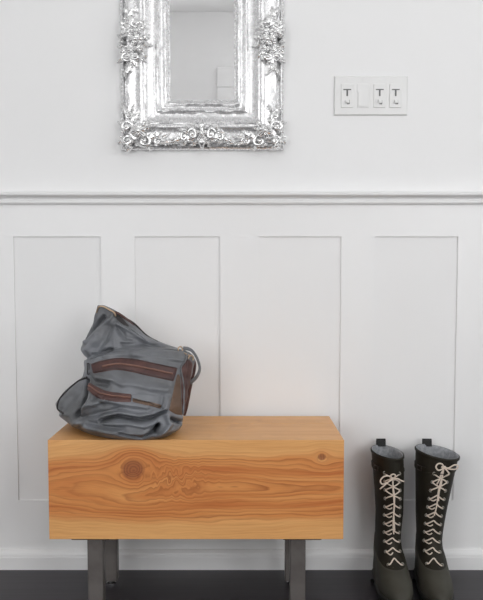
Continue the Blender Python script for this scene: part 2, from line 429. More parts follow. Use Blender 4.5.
# carved ornaments (local plane u,v ; height by callback)
def leaf(bm, u, v, ang, ln, wd, h0, rise=.010, curl=.3, lobes=4):
    ca, sa = math.cos(ang), math.sin(ang); NU, NV = 12, 6; g = []
    for i in range(NU+1):
        s = i/NU; row = []
        w = wd * math.sin(PI*min(1, s*.9+.08))**.7 * (1 + .25*math.cos(s*lobes*2*PI))
        bend = curl * s * s * ln
        for j in range(NV+1):
            q = j/NV*2-1
            lu = s*ln; lv = q*w/2 + bend
            hh = h0 + rise*math.sin(PI*min(1, s*.85+.1)) * (1-.75*q*q) - .0025*math.exp(-(q*4)**2) + .004*(s > .85)*(s-.85)*4
            row.append(bm.verts.new((u + lu*ca - lv*sa, -hh, v + lu*sa + lv*ca)))
        g.append(row)
    for i in range(NU):
        for j in range(NV): bm.faces.new((g[i][j], g[i+1][j], g[i+1][j+1], g[i][j+1]))
    # skirt back into the frame
    rim = [g[i][0] for i in range(NU+1)] + [g[NU][j] for j in range(1, NV+1)] + [g[i][NV] for i in range(NU-1, -1, -1)] + [g[0][j] for j in range(NV-1, 0, -1)]
    low = [bm.verts.new((x.co.x, -(h0-.008), x.co.z)) for x in rim]
    for i in range(len(rim)): k = (i+1) % len(rim); bm.faces.new((rim[i], rim[k], low[k], low[i]))
def scroll(bm, u, v, ang, size, h0, turn=1, r=.0035, turns=1.35, tail=.9):
    pts = []; rad = []
    N = 26
    for i in range(N+1):
        s = i/N; a = ang + turn*(s*turns*2*PI); R = size*(.12 + .88*(1-s)**1.1)
        pts.append((u + R*math.cos(a), -(h0 + .006*s), v + R*math.sin(a))); rad.append(r*(.55+.6*math.sin(PI*(.15+.8*s))))
    tube(bm, pts, rad, 8)
    blob(bm, (u, -(h0+.007), v), r*1.25)
def rosette(bm, u, v, R, h0, n=6, ph=0):
    for k in range(n): leaf(bm, u, v, ph+2*PI*k/n, R, R*.85, h0, R*.4, 0, 1)
    blob(bm, (u, -(h0+R*.42), v), R*.30)
    for k in range(7): blob(bm, (u + R*.3*math.cos(k*.9), -(h0+R*.36), v + R*.3*math.sin(k*.9)), R*.11)
def conform(bm, mode):
    # sit the carving on the moulding: add the moulding's height under each vertex
    for v in bm.verts:
        x = MW/2 - abs(v.co.x); z = min(v.co.z, MH - v.co.z); t = max(0, min(x, z))
        v.co.y -= max(.018, min(hprof(max(t, .021)), .036)) - .024
def lighten(o): o.modifiers.new('e', 'EDGE_SPLIT').split_angle = math.radians(55); return o
def corner(sx, sz, name='corner_ornament'):
    bm = bmesh.new()
    h = .028
    # local coords from the outer corner: (a,b) to the inside
    rosette(bm, .046, .044, .019, .044, 6, .3)
    scroll(bm, .018, .058, -.6, .016, h, 1, .0038); scroll(bm, .058, .020, 2.2, .016, h, -1, .0038)
    scroll(bm, .020, .022, .8, .014, h-.004, 1, .0036)
    scroll(bm, .022, .086, 2.4, .011, h-.002, -1, .003); scroll(bm, .088, .020, -.6, .011, h-.002, 1, .003)
    for (u, v, a, l, w) in ((.03, .06, 1.45, .040, .018), (.06, .03, .12, .040, .018), (.036, .07, 1.9, .030, .013), (.07, .036, -.35, .030, .013),
                            (.03, .03, -2.3, .028, .018), (.05, .055, .95, .026, .014), (.055, .050, .5, .022, .012), (.016, .040, 1.6, .028, .012), (.040, .014, 0, .028, .012),
                            (.018, .085, 1.6, .034, .011), (.085, .018, 0, .034, .011), (.03, .092, 1.35, .026, .010), (.092, .03, .2, .026, .010),
                            (.010, .030, -1.9, .020, .012), (.030, .008, -2.7, .020, .012), (.012, .066, 2.6, .015, .010), (.066, .010, -1.2, .015, .010)):
        leaf(bm, u, v, a, l, w, h - .006 + .004*random.random(), .010, random.uniform(-.35, .35), random.choice((3, 4)))
    for k in range(9):
        a = .2 + k*.5; blob(bm, (.032+.026*math.cos(a)*random.uniform(.8, 1.2), -(h+.008), .032+.026*math.sin(a)), random.uniform(.0022, .0036))
    for k in range(5): blob(bm, (.012+.001*k, -.024, .105+.006*k), .0026-.0003*k); blob(bm, (.105+.006*k, -.024, .012+.001*k), .0026-.0003*k)
    for v_ in bm.verts:
        x = v_.co.x*1.22 - .004; z = v_.co.z*1.05 - .002
        v_.co.x = (x - MW/2) if sx < 0 else (MW/2 - x); v_.co.z = z if sz < 0 else MH - z
    conform(bm, 0); return lighten(link(name, bm, M_carved, mir, True))
for sx in (-1, 1):
    for sz in (-1, 1): corner(sx, sz)
def bottom_orn(sz):
    bm = bmesh.new(); h = .030
    rosette(bm, 0, .030, .013, .040, 5, PI/2); leaf(bm, 0, .026, -PI/2, .022, .018, h+.004, .012, 0, 2)
    leaf(bm, 0, .036, PI/2, .020, .014, h+.006, .01, 0, 2)
    for s in (-1, 1):
        def A(a): return a if s > 0 else PI - a
        scroll(bm, s*.022, .030, A(.4), .011, h, s, .0034); scroll(bm, s*.042, .026, A(2.6), .010, h-.004, -s, .003)
        for (u, v, a, l, w) in ((.012, .026, -.15, .034, .014), (.028, .034, .05, .030, .010), (.045, .024, -.1, .034, .011), (.014, .040, .7, .020, .010), (.01, .022, -.9, .018, .010), (.034, .020, -.5, .016, .009), (.030, .04, .5, .016, .008)):
            leaf(bm, s*u, v, A(a), l, w, h-.006, .009, s*random.uniform(-.3, .3), 3)
        for k in range(6): blob(bm, (s*(.010+.011*k), -(h+.004-.001*k), .020+.003*math.sin(k*2)), .0028)
    for v_ in bm.verts:
        v_.co.x *= 1.15; v_.co.z = v_.co.z*1.45 - .006
        if sz > 0: v_.co.z = MH - v_.co.z
    conform(bm, 0); return lighten(link('end_ornament', bm, M_carved, mir, True))
bottom_orn(-1); bottom_orn(1)
def side_orn(sx):
    bm = bmesh.new(); h = .032
    rosette(bm, .030, .0, .013, .044, 6, .2); rosette(bm, .018, .020, .010, .034, 5, .9); rosette(bm, .020, -.022, .010, .034, 5, .4)
    rosette(bm, .034, -.020, .008, .042, 5, .1); rosette(bm, .032, .020, .009, .042, 5, .7)
    leaf(bm, .012, 0, PI, .010, .010, .022, .008, 0, 1)
    for s in (-1, 1):
        scroll(bm, .016, s*.036, s*1.2, .010, .028, s, .003); scroll(bm, .030, s*.040, s*-1.2, .008, .036, -s, .0028)
        for (u, v, a, l, w) in ((.016, .012, 2.0, .022, .012), (.03, .014, 1.1, .026, .012), (.022, .030, 1.5, .034, .013), (.02, .050, 1.55, .032, .010), (.034, .034, 1.2, .020, .010),
                                (.012, .034, 1.9, .020, .009), (.04, .006, .5, .016, .012), (.036, .026, .7, .017, .010), (.012, .010, 2.6, .012, .010), (.016, .062, 1.6, .022, .008)):
            leaf(bm, u, s*v, s*a, l, w, h-.004, .009, s*random.uniform(-.35, .35), 3)
        for k in range(6): blob(bm, (.012+.005*random.random()*3, -(h+.006), s*(.006+.009*k)), .003)
    for v_ in bm.verts:
        x = v_.co.x*1.72 - .006; v_.co.x = (x - MW/2) if sx < 0 else (MW/2 - x); v_.co.z = v_.co.z*1.12 + MH/2
    conform(bm, 0); return lighten(link('side_ornament', bm, M_carved, mir, True))
side_orn(-1); side_orn(1)
# slender leaf runs on the flat bands
for sx in (-1, 1):
    for zf in (.30, .72):
        bm = bmesh.new()
        for k in range(5):
            leaf(bm, sx*(MW/2-.018), MH*zf + k*.010, PI/2 + sx*.1*(-1)**k, .018, .008, .010, .006, 0, 2)
        lighten(link('leaf_run', bm, M_carved, mir, True))

# ------------------------------------------------------------------ switch plate
a = at(334.2, 76.5, 0); b = at(407, 115.5, 0)
SW, SH = b.x - a.x, a.z - b.z
sw = thing('light_switch_plate', 'white four-gang light switch plate on the wall right of the mirror', 'light switch', ((a.x+b.x)/2, 0, b.z))
PY = -.0065
# plate with a soft sloped edge
bm = bmesh.new()
lo = [(-SW/2, 0, 0), (SW/2, 0, 0), (SW/2, 0, SH), (-SW/2, 0, SH)]; e = .0025
hi = [(-SW/2+e, PY, e), (SW/2-e, PY, e), (SW/2-e, PY, SH-e), (-SW/2+e, PY, SH-e)]
mid = [(x, PY*.6, z) for x, y, z in lo]
L1 = [bm.verts.new(p) for p in lo]; L2 = [bm.verts.new(p) for p in mid]; L3 = [bm.verts.new(p) for p in hi]
for A_, B_ in ((L1, L2), (L2, L3)):
    for k in range(4): bm.faces.new((A_[k], A_[(k+1) % 4], B_[(k+1) % 4], B_[k]))
bm.faces.new(L3); bm.faces.new(L1[::-1])
link('plate', bm, M_plate, sw)
def spx(px): return (px - 334.2) / (407 - 334.2) * SW - SW/2
def spz(py): return (115.5 - py) / 39.0 * SH
for i, px in enumerate((346.8, 362.8, 379.0, 394.8)):
    x = spx(px); z0, z1 = spz(108.3), spz(84.5); hw = .0165
    bm = bmesh.new()
    f = .0022
    if i == 1:
        box(bm, x-hw, x+hw, PY-.0014, PY, z0, z1); o = link('rocker', bm, M_plate, sw); bevel(o, .0008)
        bm = bmesh.new(); box(bm, x-hw+.003, x+hw-.003, PY-.0038, PY-.0014, z0+.004, (z0+z1)/2+.012)
        link('paddle', bm, M_plate, o); continue
    box(bm, x-hw, x+hw, PY-.0030, PY, z0, z1); o = link('dimmer_switch', bm, M_plate, sw); bevel(o, .0012)
    top = spz(89.8)
    bm = bmesh.new(); yq = PY-.0030
    box(bm, x-.0105, x+.0105, yq-.0012, yq, top-.0028, top); box(bm, x-.0022, x+.0022, yq-.0012, yq, top-.019, top-.0028)
    link('slot_shade', bm, M_shade, o)  # raised grey T, its colour standing for the slot's shaded recess
    zt = spz(102.5)
    bm = bmesh.new(); box(bm, x-.0035, x+.0050, yq-.0075, yq, zt-.004, zt+.005)
    link('toggle', bm, M_plate, o)
    bm = bmesh.new(); box(bm, x+.0052, x+.0068, yq-.0010, yq, zt-.005, zt+.005); box(bm, x-.0005, x+.0068, yq-.0010, yq, zt-.0064, zt-.005); link('toggle_shade', bm, M_shade, o)  # grey J painted as the toggle's shadow
for px in (346.8, 362.8, 379, 394.8):
    for py in (80, 112.2):
        bm = bmesh.new(); tube(bm, [(spx(px), PY+.0005, spz(py)), (spx(px), PY-.0010, spz(py))], .0028, 12); link('screw', bm, M_plate, sw)

# ------------------------------------------------------------------ boots
def boot(name, label, toe_px, yaw, lean, widths, bow):
    HB_Y = -.040                                     # heel back
    x0 = at(toe_px, 588, -.19).x
    t = thing(name, label, 'boot', (x0, HB_Y, 0), 'pair of lace-up rubber boots')
    t.rotation_euler = (0, 0, yaw)
    # rows: z, qback, qfront, halfwidth, footness
    rows = [(.016, .004, .262, .044, 1), (.022, .000, .270, .0475, 1), (.034, .000, .272, .0490, 1), (.046, .001, .265, .0480, 1), (.056, .002, .250, .0465, 1), (.065, .003, .230, .0450, .95),
            (.074, .003, .209, .0440, .8), (.084, .004, .188, .0430, .6), (.096, .006, .168, .0405, .4), (.110, .008, .152, .0375, .2), (.128, .010, .140, .0355, .05), (.150, .011, .134, .036, 0),
            (.20, .007, .134, .0385, 0), (.26, .002, .137, .042, 0), (.32, -.003, .140, .045, 0), (.352, -.004, .142, .046, 0), (.366, -.004, .142, .0465, 0)]
    def ring(z, off=0, rim=False):
        qb, qf, w, ft = (interp(rows, z, k) for k in (1, 2, 3, 4))
        w *= interp(widths, z); pc = interp(lean, z)
        N = 64; out = []
        for k in range(N):
            a = 2*PI*k/N; c, s = math.cos(a), math.sin(a)
            e = 1 - .15*ft
            q = (qb+qf)/2 - (qf-qb)/2 * c          # a=0 heel, a=pi toe
            u = (q-qb)/(qf-qb)
            fs = 1 - ft*(1 - interp([(0, .80), (.15, .84), (.35, .74), (.55, .88), (.72, 1.0), (.88, .95), (1, .88)], u))
            if ft < .5: fs *= 1 - (.5-ft)*.22*max(0, u-.5)   # shaft a little narrower in front
            p = math.copysign(abs(s)**(1 - .22*ft), s) * w * fs
            nx_, ny_ = s, -c
            zz = z
            if rim: zz = z + .003*math.cos(a) - rim*.010*s
            out.append(Vector((pc + p + nx_*off, -(q) - 0 + c*off, zz)))
        return out
    def loft(rings, cap0=True, cap1=False):
        bm = bmesh.new(); R = [[bm.verts.new(p) for p in r] for r in rings]
        n = len(R[0])
        for i in range(len(R)-1):
            for k in range(n): bm.faces.new((R[i][k], R[i][(k+1) % n], R[i+1][(k+1) % n], R[i+1][k]))
        if cap0: bm.faces.new(R[0][::-1])
        if cap1: bm.faces.new(R[-1])
        return bm
    ZT = .362
    rimk = bow['rim']
    zv = [.016, .022, .028, .034, .040, .046, .051, .056, .061, .065, .070, .074, .079, .084, .090, .096, .103, .110, .119, .128, .139, .150]
    zs = zv + [.150 + (ZT-.02-.150)*k/16 for k in range(1, 17)]
    # foot (vamp) to z .093 tone, shaft above
    def rump(z):    # top part gets the slanted rim
        return ring(z, 0, False)
    rings = [ring(z) for z in zs]
    rings.append([v for v in ring(ZT, 0, rimk)])
    bm = loft(rings); bvh = BVHTree.FromBMesh(bm)
    up = link('upper', bm, M_boot, t, True)
    # vamp: toe cap overlay, slightly proud
    bm = bmesh.new(); R = []
    def ztop(k):
        c = -math.cos(2*PI*k/64)          # 1 at the toe, -1 at the heel
        return .080 + (.055*((.75-c)/1.4)**1.2 if c < .75 else 0) - (.03*((-c-.6)/.4) if c < -.6 else 0)
    NV_ = 18
    for i in range(NV_+2):
        f_ = min(i, NV_)/NV_; row = []
        for k in range(64):
            z = .016 + (ztop(k)-.016)*f_
            row.append(bm.verts.new(ring(z + (.0006 if i > NV_ else 0), .0013 if i <= NV_ else -.001)[k]))
        R.append(row)
    n = len(R[0])
    for i in range(len(R)-1):
        for k in range(n): bm.faces.new((R[i][k], R[i][(k+1) % n], R[i+1][(k+1) % n], R[i+1][k]))
    bm.faces.new(R[0][::-1])
    link('vamp', bm, M_vamp, t, True)
    # lining: inside wall and rim
    ins = [[v for v in ring(ZT, 0, rimk)], [v + Vector((0, 0, .0008)) for v in ring(ZT, -.002, rimk)], [v for v in ring(ZT-.004, -.0045, rimk)]]
    ins += [ring(z, -.0045, rimk*(z-.2)/.16) for z in (.34, .32, .29, .26, .22, .18)]
    bm = loft(ins, False, True); link('lining', bm, M_lining, t, True)
    # collar band
    def band(z0, z1, off, nm, m, slant=0):
        bm = loft([ring(z0, -.001, slant), ring(z0+.0004, off, slant), ring(z1-.0004, off, slant), ring(z1, -.0005, slant)], False)
        return link(nm, bm, m, t, True)
    band(.316, .320, .0018, 'collar_seam', M_boot)
    bm = loft([ring(ZT-.007, -.0005, rimk), ring(ZT-.006, .002, rimk), ring(ZT-.001, .002, rimk), ring(ZT+.001, -.001, rimk)], False); link('rim_binding', bm, M_boot, t, True)
    # sole with heel
    bm = loft([[Vector((v.x, v.y, .010)) for v in ring(.03, .002)], [Vector((v.x, v.y, .0135)) for v in ring(.03, .0045)], [Vector((v.x, v.y, .021)) for v in ring(.03, .0045)], [Vector((v.x, v.y, .0225)) for v in ring(.03, .001)]], True, True)
    so = link('sole', bm, M_sole, t, True)
    bm = loft([[Vector((v.x, max(v.y, -.075), .0003)) for v in ring(.03, .001)], [Vector((v.x, max(v.y, -.075), .0105)) for v in ring(.03, .001)]], True, True)
    link('heel', bm, M_sole, t)
    bm = loft([[Vector((v.x*.98, min(v.y, -.105), .0003)) for v in ring(.03, .001)], [Vector((v.x, min(v.y, -.105), .0105)) for v in ring(.03, .001)]], True, True)
    link('tread', bm, M_sole, t)
    # surface finder on the front
    def surf(p, z, off=.0):
        o = Vector((p, -.6, z)); h, nn, _, _ = bvh.ray_cast(o, Vector((0, 1, 0)))
        if h is None: h = Vector((p, -.14, z)); nn = Vector((0, -1, 0))
        if nn.y > 0: nn = -nn
        return h + nn*off
    # facing strips (placket) either side of the lacing, with tongue between
    def strip(nm, pa, pb, z0, z1, off, m, n=40, cols=6):
        bm = bmesh.new(); g = []
        for i in range(n+1):
            z = z0 + (z1-z0)*i/n; pc = lc(z); row = []
            for j in range(cols+1):
                p_ = pa + (pb-pa)*j/cols
                o_ = off if 0 < j < cols and 0 < i < n else -.0004
                row.append(bm.verts.new(surf(pc+p_, z, o_)))
            g.append(row)
        for i in range(n):
            for j in range(cols): bm.faces.new((g[i][j], g[i+1][j], g[i+1][j+1], g[i][j+1]))
        return link(nm, bm, m, t, True)
    def lc(z): return interp(bow['line'], z)
    for s in (-1, 1): strip('lace_facing', s*.008, s*.0255, .084, .335, .0016, M_boot)
    strip('tongue', -.0075, .0075, .080, .34, .0008, M_boot)
    strip('toe_tab', -.010, .010, .076, .090, .0022, M_vamp, 6, 4)
    NR = 11; zr = [.087 + (.318-.087)*i/(NR-1) for i in range(NR)]
    HWE = .0185
    for z in zr:
        for s in (-1, 1):
            c = surf(lc(z)+s*HWE, z, .0022); n1 = (surf(lc(z)+s*HWE, z, 1) - surf(lc(z)+s*HWE, z, 0)).normalized()
            Mq = Vector((0, -1, 0)).rotation_difference(n1).to_matrix()
            bm = bmesh.new(); torus(bm, c, .0038, .0014, M=Mq); link('eyelet', bm, M_eye, t, True)
    bm = bmesh.new(); r = .0019
    def S(p, z, o): return surf(lc(z)+p, z, o)
    split = bow['split']
    for i, z in enumerate(zr):
        j = random.uniform(-.001, .001)
        if i < split:          # chevrons
            pk = .0115 if i else .013
            path = [S(-HWE, z, .001), S(-HWE*.75, z+.002, .0052), S(-HWE*.3, z+pk*.75, .0062), S(j, z+pk, .0058), S(HWE*.3, z+pk*.55, .0062), S(HWE*.75, z+.0005, .0052), S(HWE, z-.001, .001)]
            tube(bm, smooth_path(path, 4), r, 8)
            if i: tube(bm, smooth_path([S(-HWE, z, .004), S(-HWE*.5, z-.004, .0045), S(-.002, z+.001, .0045)], 4), r*.9, 8)
        elif i < NR-1:           # open crosses
            z2 = zr[i+1]
            for s in (-1, 1):
                tube(bm, smooth_path([S(s*HWE, z, .001), S(s*HWE*.7, z+(z2-z)*.2, .005), S(0, (z+z2)/2, .0045+.002*(s > 0)), S(-s*HWE*.7, z2-(z2-z)*.2, .005), S(-s*HWE, z2, .001)], 4), r, 8)
    # long ends hanging down the middle and the bow
    zb = bow['z']; pb = bow['p']
    for q, zend in bow['ends']:
        path = [S(pb, zb, .010)] + [S(pb + (q-pb)*k/6 + .0012*math.sin(k*1.7+q*900), zb + (zend-zb)*k/6, .0085) for k in range(1, 7)]
        tube(bm, smooth_path(path, 5), r, 8)
    K = S(pb, zb, .012)
    blob(bm, K, .0052, sq=(1.25, .8, .9))
    for dx_, dz_ in ((-.004, .001), (.004, -.001)): blob(bm, K + Vector((dx_, 0, dz_)), .0036)
    for loop in bow['loops']:
        path = [K + Vector((a_, -.002 - .004*math.sin(PI*k/(len(loop)-1)), b_)) for k, (a_, b_) in enumerate(loop)]
        tube(bm, smooth_path(path, 6), r*1.05, 8)
    link('lace', bm, M_lace, t, True)
    # pull tab on the back rim
    pc = interp(lean, ZT)
    tw = .0125; zt0 = .352; bp = bow.get('tab', 0)
    bm = bmesh.new(); path = [(pc+bp, .0085, zt0-.035), (pc+bp, .008, zt0), (pc+bp, .008, zt0+.025), (pc+bp, .004, zt0+.030), (pc+bp, -.001, zt0+.027), (pc+bp, -.003, zt0+.010)]
    pts = smooth_path(path, 4)
    pr_ = []
    for i, q in enumerate(pts):
        tt = (pts[min(i+1, len(pts)-1)] - pts[max(i-1, 0)]).normalized(); nn = Vector((0, tt.z, -tt.y)) * .001
        pr_.append([bm.verts.new(q + nn + Vector((-tw, 0, 0))), bm.verts.new(q + nn + Vector((tw, 0, 0))), bm.verts.new(q - nn + Vector((tw, 0, 0))), bm.verts.new(q - nn + Vector((-tw, 0, 0)))])
    for i in range(len(pr_)-1):
        for k in range(4): bm.faces.new((pr_[i][k], pr_[i][(k+1) % 4], pr_[i+1][(k+1) % 4], pr_[i+1][k]))
    bm.faces.new(pr_[0][::-1]); bm.faces.new(pr_[-1])
    link('pull_tab', bm, M_black, t)
    # side adjuster strap and buckle on the left of the collar
    zq = .325
    rg0 = ring(zq-.006, .0026); rg1 = ring(zq+.006, .0026); rgi0 = ring(zq-.006, 0); rgi1 = ring(zq+.006, 0)
    ks = range(40, 57)
    bm = bmesh.new(); col = []
    for k in ks:
        col.append([bm.verts.new(v[k % 64]) for v in (rgi0, rg0, rg1, rgi1)])
    for i in range(len(col)-1):
        for k in range(3): bm.faces.new((col[i][k], col[i][k+1], col[i+1][k+1], col[i+1][k]))
    link('side_strap', bm, M_boot, t)
    v = ring(zq, .004)[40]
    bm = bmesh.new()
    w0 = ring(zq, .004)[42]; w1 = ring(zq, .004)[45]
    for dz in (-.006, .006): tube(bm, [w0 + Vector((0, 0, dz)), w1 + Vector((0, 0, dz))], .0011, 6)
    for w_ in (w0, w1): tube(bm, [w_ + Vector((0, 0, -.006)), w_ + Vector((0, 0, .006))], .0011, 6)
    link('buckle', bm, M_plastic, t, True)
    return t

boot('rubber_boot', 'dark olive lace-up rubber boot nearer the bench, bow tied low to the left', 391, .03,
     [(0, -.002), (.06, -.001), (.12, .001), (.2, .006), (.30, .003), (.37, -.002)],
     [(0, .94), (.06, .93), (.12, .94), (.2, .93), (.3, .90), (.37, .90)],
     dict(line=[(.08, .001), (.15, .001), (.25, .002), (.34, -.003)], split=7, z=.305, p=0.0, ends=[(.003, .155), (.0045, .165)], rim=.35, tab=-.003,
          loops=[[(0, 0), (-.010, .008), (-.024, .008), (-.034, -.002), (-.030, -.012), (-.018, -.010), (0, 0)],
                 [(0, 0), (.010, .002), (.022, -.004), (.030, -.007)],
                 [(0, 0), (.006, .009), (0, .014), (-.007, .009), (0, 0)],
                 [(0, 0), (-.012, -.006), (-.026, -.018), (-.034, -.026)]]))
boot('rubber_boot', 'dark olive lace-up rubber boot farther from the bench, wide top with bow tied high', 433.8, -.03,
     [(0, .003), (.06, .003), (.09, .004), (.12, .005), (.2, .010), (.30, .019), (.37, .026)],
     [(0, .90), (.06, .89), (.12, .92), (.2, 1.04), (.26, 1.10), (.32, 1.18), (.37, 1.26)],
     dict(line=[(.08, .000), (.12, .001), (.2, .006), (.28, .016), (.34, .026)], split=8, z=.336, p=.002, ends=[(0.0, .205), (.0035, .245), (-.006, .29)], rim=.9, tab=-.014,
          loops=[[(0, 0), (-.006, .010), (-.016, .011), (-.022, .003), (-.016, -.006), (-.006, -.004), (0, 0)],
                 [(0, 0), (.012, .000), (.026, .008), (.035, .006), (.032, -.002), (.020, -.004), (0, 0)],
                 [(0, 0), (.008, -.008), (.012, -.016), (.006, -.022)]]))

# ------------------------------------------------------------------ bag
def cpx(cx, cy): return 45 + cx/2.927, 295 + cy/2.927
# rows from the top: crop y, left, right, centre depth Y, half depth
raw = [(30, 158, 168, -.170, .004), (34, 153, 185, -.170, .010), (44, 151, 203, -.170, .018), (58, 148, 226, -.172, .026), (75, 143, 250, -.175, .034), (95, 133, 270, -.180, .042), (115, 122, 292, -.184, .050),
       (130, 115, 318, -.188, .055), (145, 109, 352, -.192, .060), (158, 107, 392, -.196, .064), (170, 111, 420, -.200, .068), (182, 118, 430, -.205, .072), (195, 124, 432, -.210, .076), (215, 125, 428, -.214, .082),
       (232, 120, 424, -.218, .088), (245, 104, 420, -.221, .092), (258, 86, 416, -.223, .096), (272, 68, 412, -.226, .100), (288, 51, 409, -.228, .104), (305, 40, 405, -.230, .109), (322, 35, 402, -.232, .114),
       (338, 42, 399, -.234, .120), (352, 50, 398, -.236, .126), (366, 62, 397, -.238, .132), (380, 76, 392, -.238, .136), (388, 88, 386, -.238, .135)]
rows = []
for cy, l, r_, yc, b_ in raw:
    sk = .085*max(0, (cy-230)/158) ; pl = at(*cpx(l, cy), yc + sk); prr = at(*cpx(r_, cy), yc - sk*.4); rows.append([(pl.z+prr.z)/2, pl.x, prr.x, yc, b_, sk])
rows.sort()
z_lo = HT + .0015
zb0 = rows[0][0]
print('bag lowest', zb0, HT)
# stretch so that the lowest ring rests on the bench
zt_ = rows[-1][0]
for r_ in rows: r_[0] = z_lo + (r_[0]-zb0) * (zt_-z_lo)/(zt_-zb0)
bagx = (rows[0][1]+rows[0][2])/2
bag = thing('shoulder_bag', 'slouching blue-grey leather shoulder bag with brown zip bands, on the bench', 'bag', (bagx, -.238, HT))
bo = Vector(bag.location)
def seg_ridge(p, q, x, z, w):
    """gaussian of distance to a segment, in crop pixels"""
    px_, pz_ = q[0]-p[0], q[1]-p[1]; l2 = px_*px_+pz_*pz_
    t = max(0, min(1, ((x-p[0])*px_ + (z-p[1])*pz_)/l2)); dx = x-(p[0]+t*px_); dz = z-(p[1]+t*pz_)
    return math.exp(-(dx*dx+dz*dz)/(w*w))
def project(P):
    d = P - CAM; f = Vector((0, math.cos(TH), -math.sin(TH))); up = Vector((0, math.sin(TH), math.cos(TH)))
    dz = d.dot(f); px = CX + F*d.x/dz; py = CY - F*d.dot(up)/dz
    return (px-45)*2.927, (py-295)*2.927
# folds: (segment, width in crop px, height m)
folds = [   # (polyline, width px, height m)
 ([(126, 250), (118, 300), (96, 350)], 8, -.016), ([(140, 300), (112, 335), (100, 372)], 11, .010), ([(58, 350), (78, 352), (92, 380)], 14, .014), ([(60, 300), (45, 330)], 14, .004),
 ([(104, 332), (140, 318), (180, 306)], 11, .012), ([(180, 306), (230, 316), (300, 326)], 10, .007), ([(108, 358), (150, 350), (215, 335)], 11, -.007),
 ([(165, 368), (200, 356), (219, 354), (278, 366), (316, 358), (352, 340)], 5.5, -.017), ([(170, 352), (220, 341), (278, 352), (316, 345)], 7, .009), ([(180, 376), (240, 374), (290, 384), (320, 372)], 8, .008),
 ([(219, 404), (282, 420), (307, 405), (325, 386)], 5, -.014), ([(330, 380), (322, 400)], 7, -.022), ([(352, 345), (362, 378), (328, 424)], 8, .016), ([(366, 362), (390, 372)], 6, -.016),
 ([(345, 425), (388, 410)], 8, .008), ([(120, 385), (180, 398), (250, 410)], 10, .008), ([(130, 372), (190, 385), (230, 392)], 8, -.005), ([(360, 300), (350, 335)], 9, .007), ([(342, 300), (338, 330)], 7, -.004),
 ([(136, 235), (150, 255), (185, 262)], 8, -.006), ([(160, 240), (200, 246), (230, 262)], 9, .007), ([(240, 256), (300, 270), (355, 276)], 12, .005), ([(150, 300), (170, 318)], 8, -.004),
 ([(196, 64), (165, 88), (117, 138)], 8, .007), ([(170, 66), (140, 98), (118, 122)], 9, -.013), ([(122, 160), (130, 150), (150, 120)], 10, .006), ([(202, 128), (203, 158)], 3.5, .003),
 ([(150, 160), (175, 130), (190, 95)], 12, -.006), ([(215, 100), (235, 125), (290, 140)], 10, -.006), ([(210, 84), (250, 105), (300, 136)], 7, .006), ([(225, 145), (290, 143), (350, 152)], 7, -.007),
 ([(140, 175), (190, 160)], 7, -.007), ([(260, 175), (330, 180), (400, 190)], 9, .005), ([(180, 178), (300, 168)], 8, .004)]
STEP = [(100, 196), (131, 186), (180, 171), (233, 159), (320, 155), (400, 160), (460, 166)]
def dispf(cx, cy):
    d = 0
    for P_, w, h in folds:
        m_ = max(seg_ridge(P_[i], P_[i+1], cx, cy, w*.8) for i in range(len(P_)-1))
        d += h*(2.1 if h < 0 else 1.5)*m_
    line = (interp(STEP, cx-12)+interp(STEP, cx)+interp(STEP, cx+12))/3
    s = 1/(1+math.exp(-max(-40, min(40, (cy-line)/2.2)))); d += .014*s*(1/(1+math.exp(-max(-40, min(40, (cx-118)/6)))))
    d -= .008*math.exp(-((cy-line+6)/5)**2)
    # the slumped left end falls back from the front panel
    d -= .018*math.exp(-(((cx-82)/34)**2 + ((cy-300)/42)**2))
    d += .0014*math.sin(cx*.11+cy*.05+2*math.sin(cy*.04)) + .0010*math.sin(cy*.17-cx*.06)
    return d
NR_, NS_ = 150, 220
bm = bmesh.new(); RR = []
zlist = [rows[0][0] + (rows[-1][0]-rows[0][0])*(i/(NR_-1)) for i in range(NR_)]
def sm(tab, z, k):
    e = .004; return (interp(tab, z-e, k) + interp(tab, z, k)*2 + interp(tab, z+e, k))/4
zlist = [rows[0][0]] + zlist
for i, z in enumerate(zlist):
    xl, xr, yc, b_, sk = (sm(rows, z, k) for k in (1, 2, 3, 4, 5))
    kk = 1.0
    zz = z
    if i == 0: kk = .93
    h01 = (z-rows[0][0])/(rows[-1][0]-rows[0][0])
    if h01 < .06: kk = kk * (1-.07*(1-h01/.06)**2)
    ring_ = []
    for k in range(NS_):
        a = 2*PI*k/NS_; c, s = math.cos(a), math.sin(a)
        ex = .86
        x = (xl+xr)/2 + (xr-xl)/2*kk*math.copysign(abs(c)**ex, c)
        # skew the footprint: the fullest front is right of centre
        bf = b_*(1 + .10*c)
        y = yc + bf*kk*math.copysign(abs(s)**ex, s) + sk*(-c if c < 0 else -.4*c)
        P = Vector((x, y, zz))
        if s < .15 and i > 1:
            cx, cy = project(P); fr_ = min(1, max(0, (.15-s)/.3))
            dd = dispf(cx, cy) * fr_ * min(1, h01/.05)
            P += Vector((c*.25, -abs(s)-.2, .1)).normalized() * dd
        ring_.append(bm.verts.new(P - bo))
    RR.append(ring_)
for i in range(len(RR)-1):
    for k in range(NS_): bm.faces.new((RR[i][k], RR[i][(k+1) % NS_], RR[i+1][(k+1) % NS_], RR[i+1][k]))
bm.faces.new(RR[0][::-1]); bm.faces.new(RR[-1])
bmesh.ops.recalc_face_normals(bm, faces=bm.faces)
bvh_bag = BVHTree.FromBMesh(bm)
body = link('body', bm, M_bag, bag, True)
def hit(cx, cy, off=0.0):
    d = ray(*cpx(cx, cy)).normalized(); h, n, _, _ = bvh_bag.ray_cast(CAM - bo, d)
    if h is None: return None, None
    if n.dot(d) > 0: n = -n
    return h + n*off, n
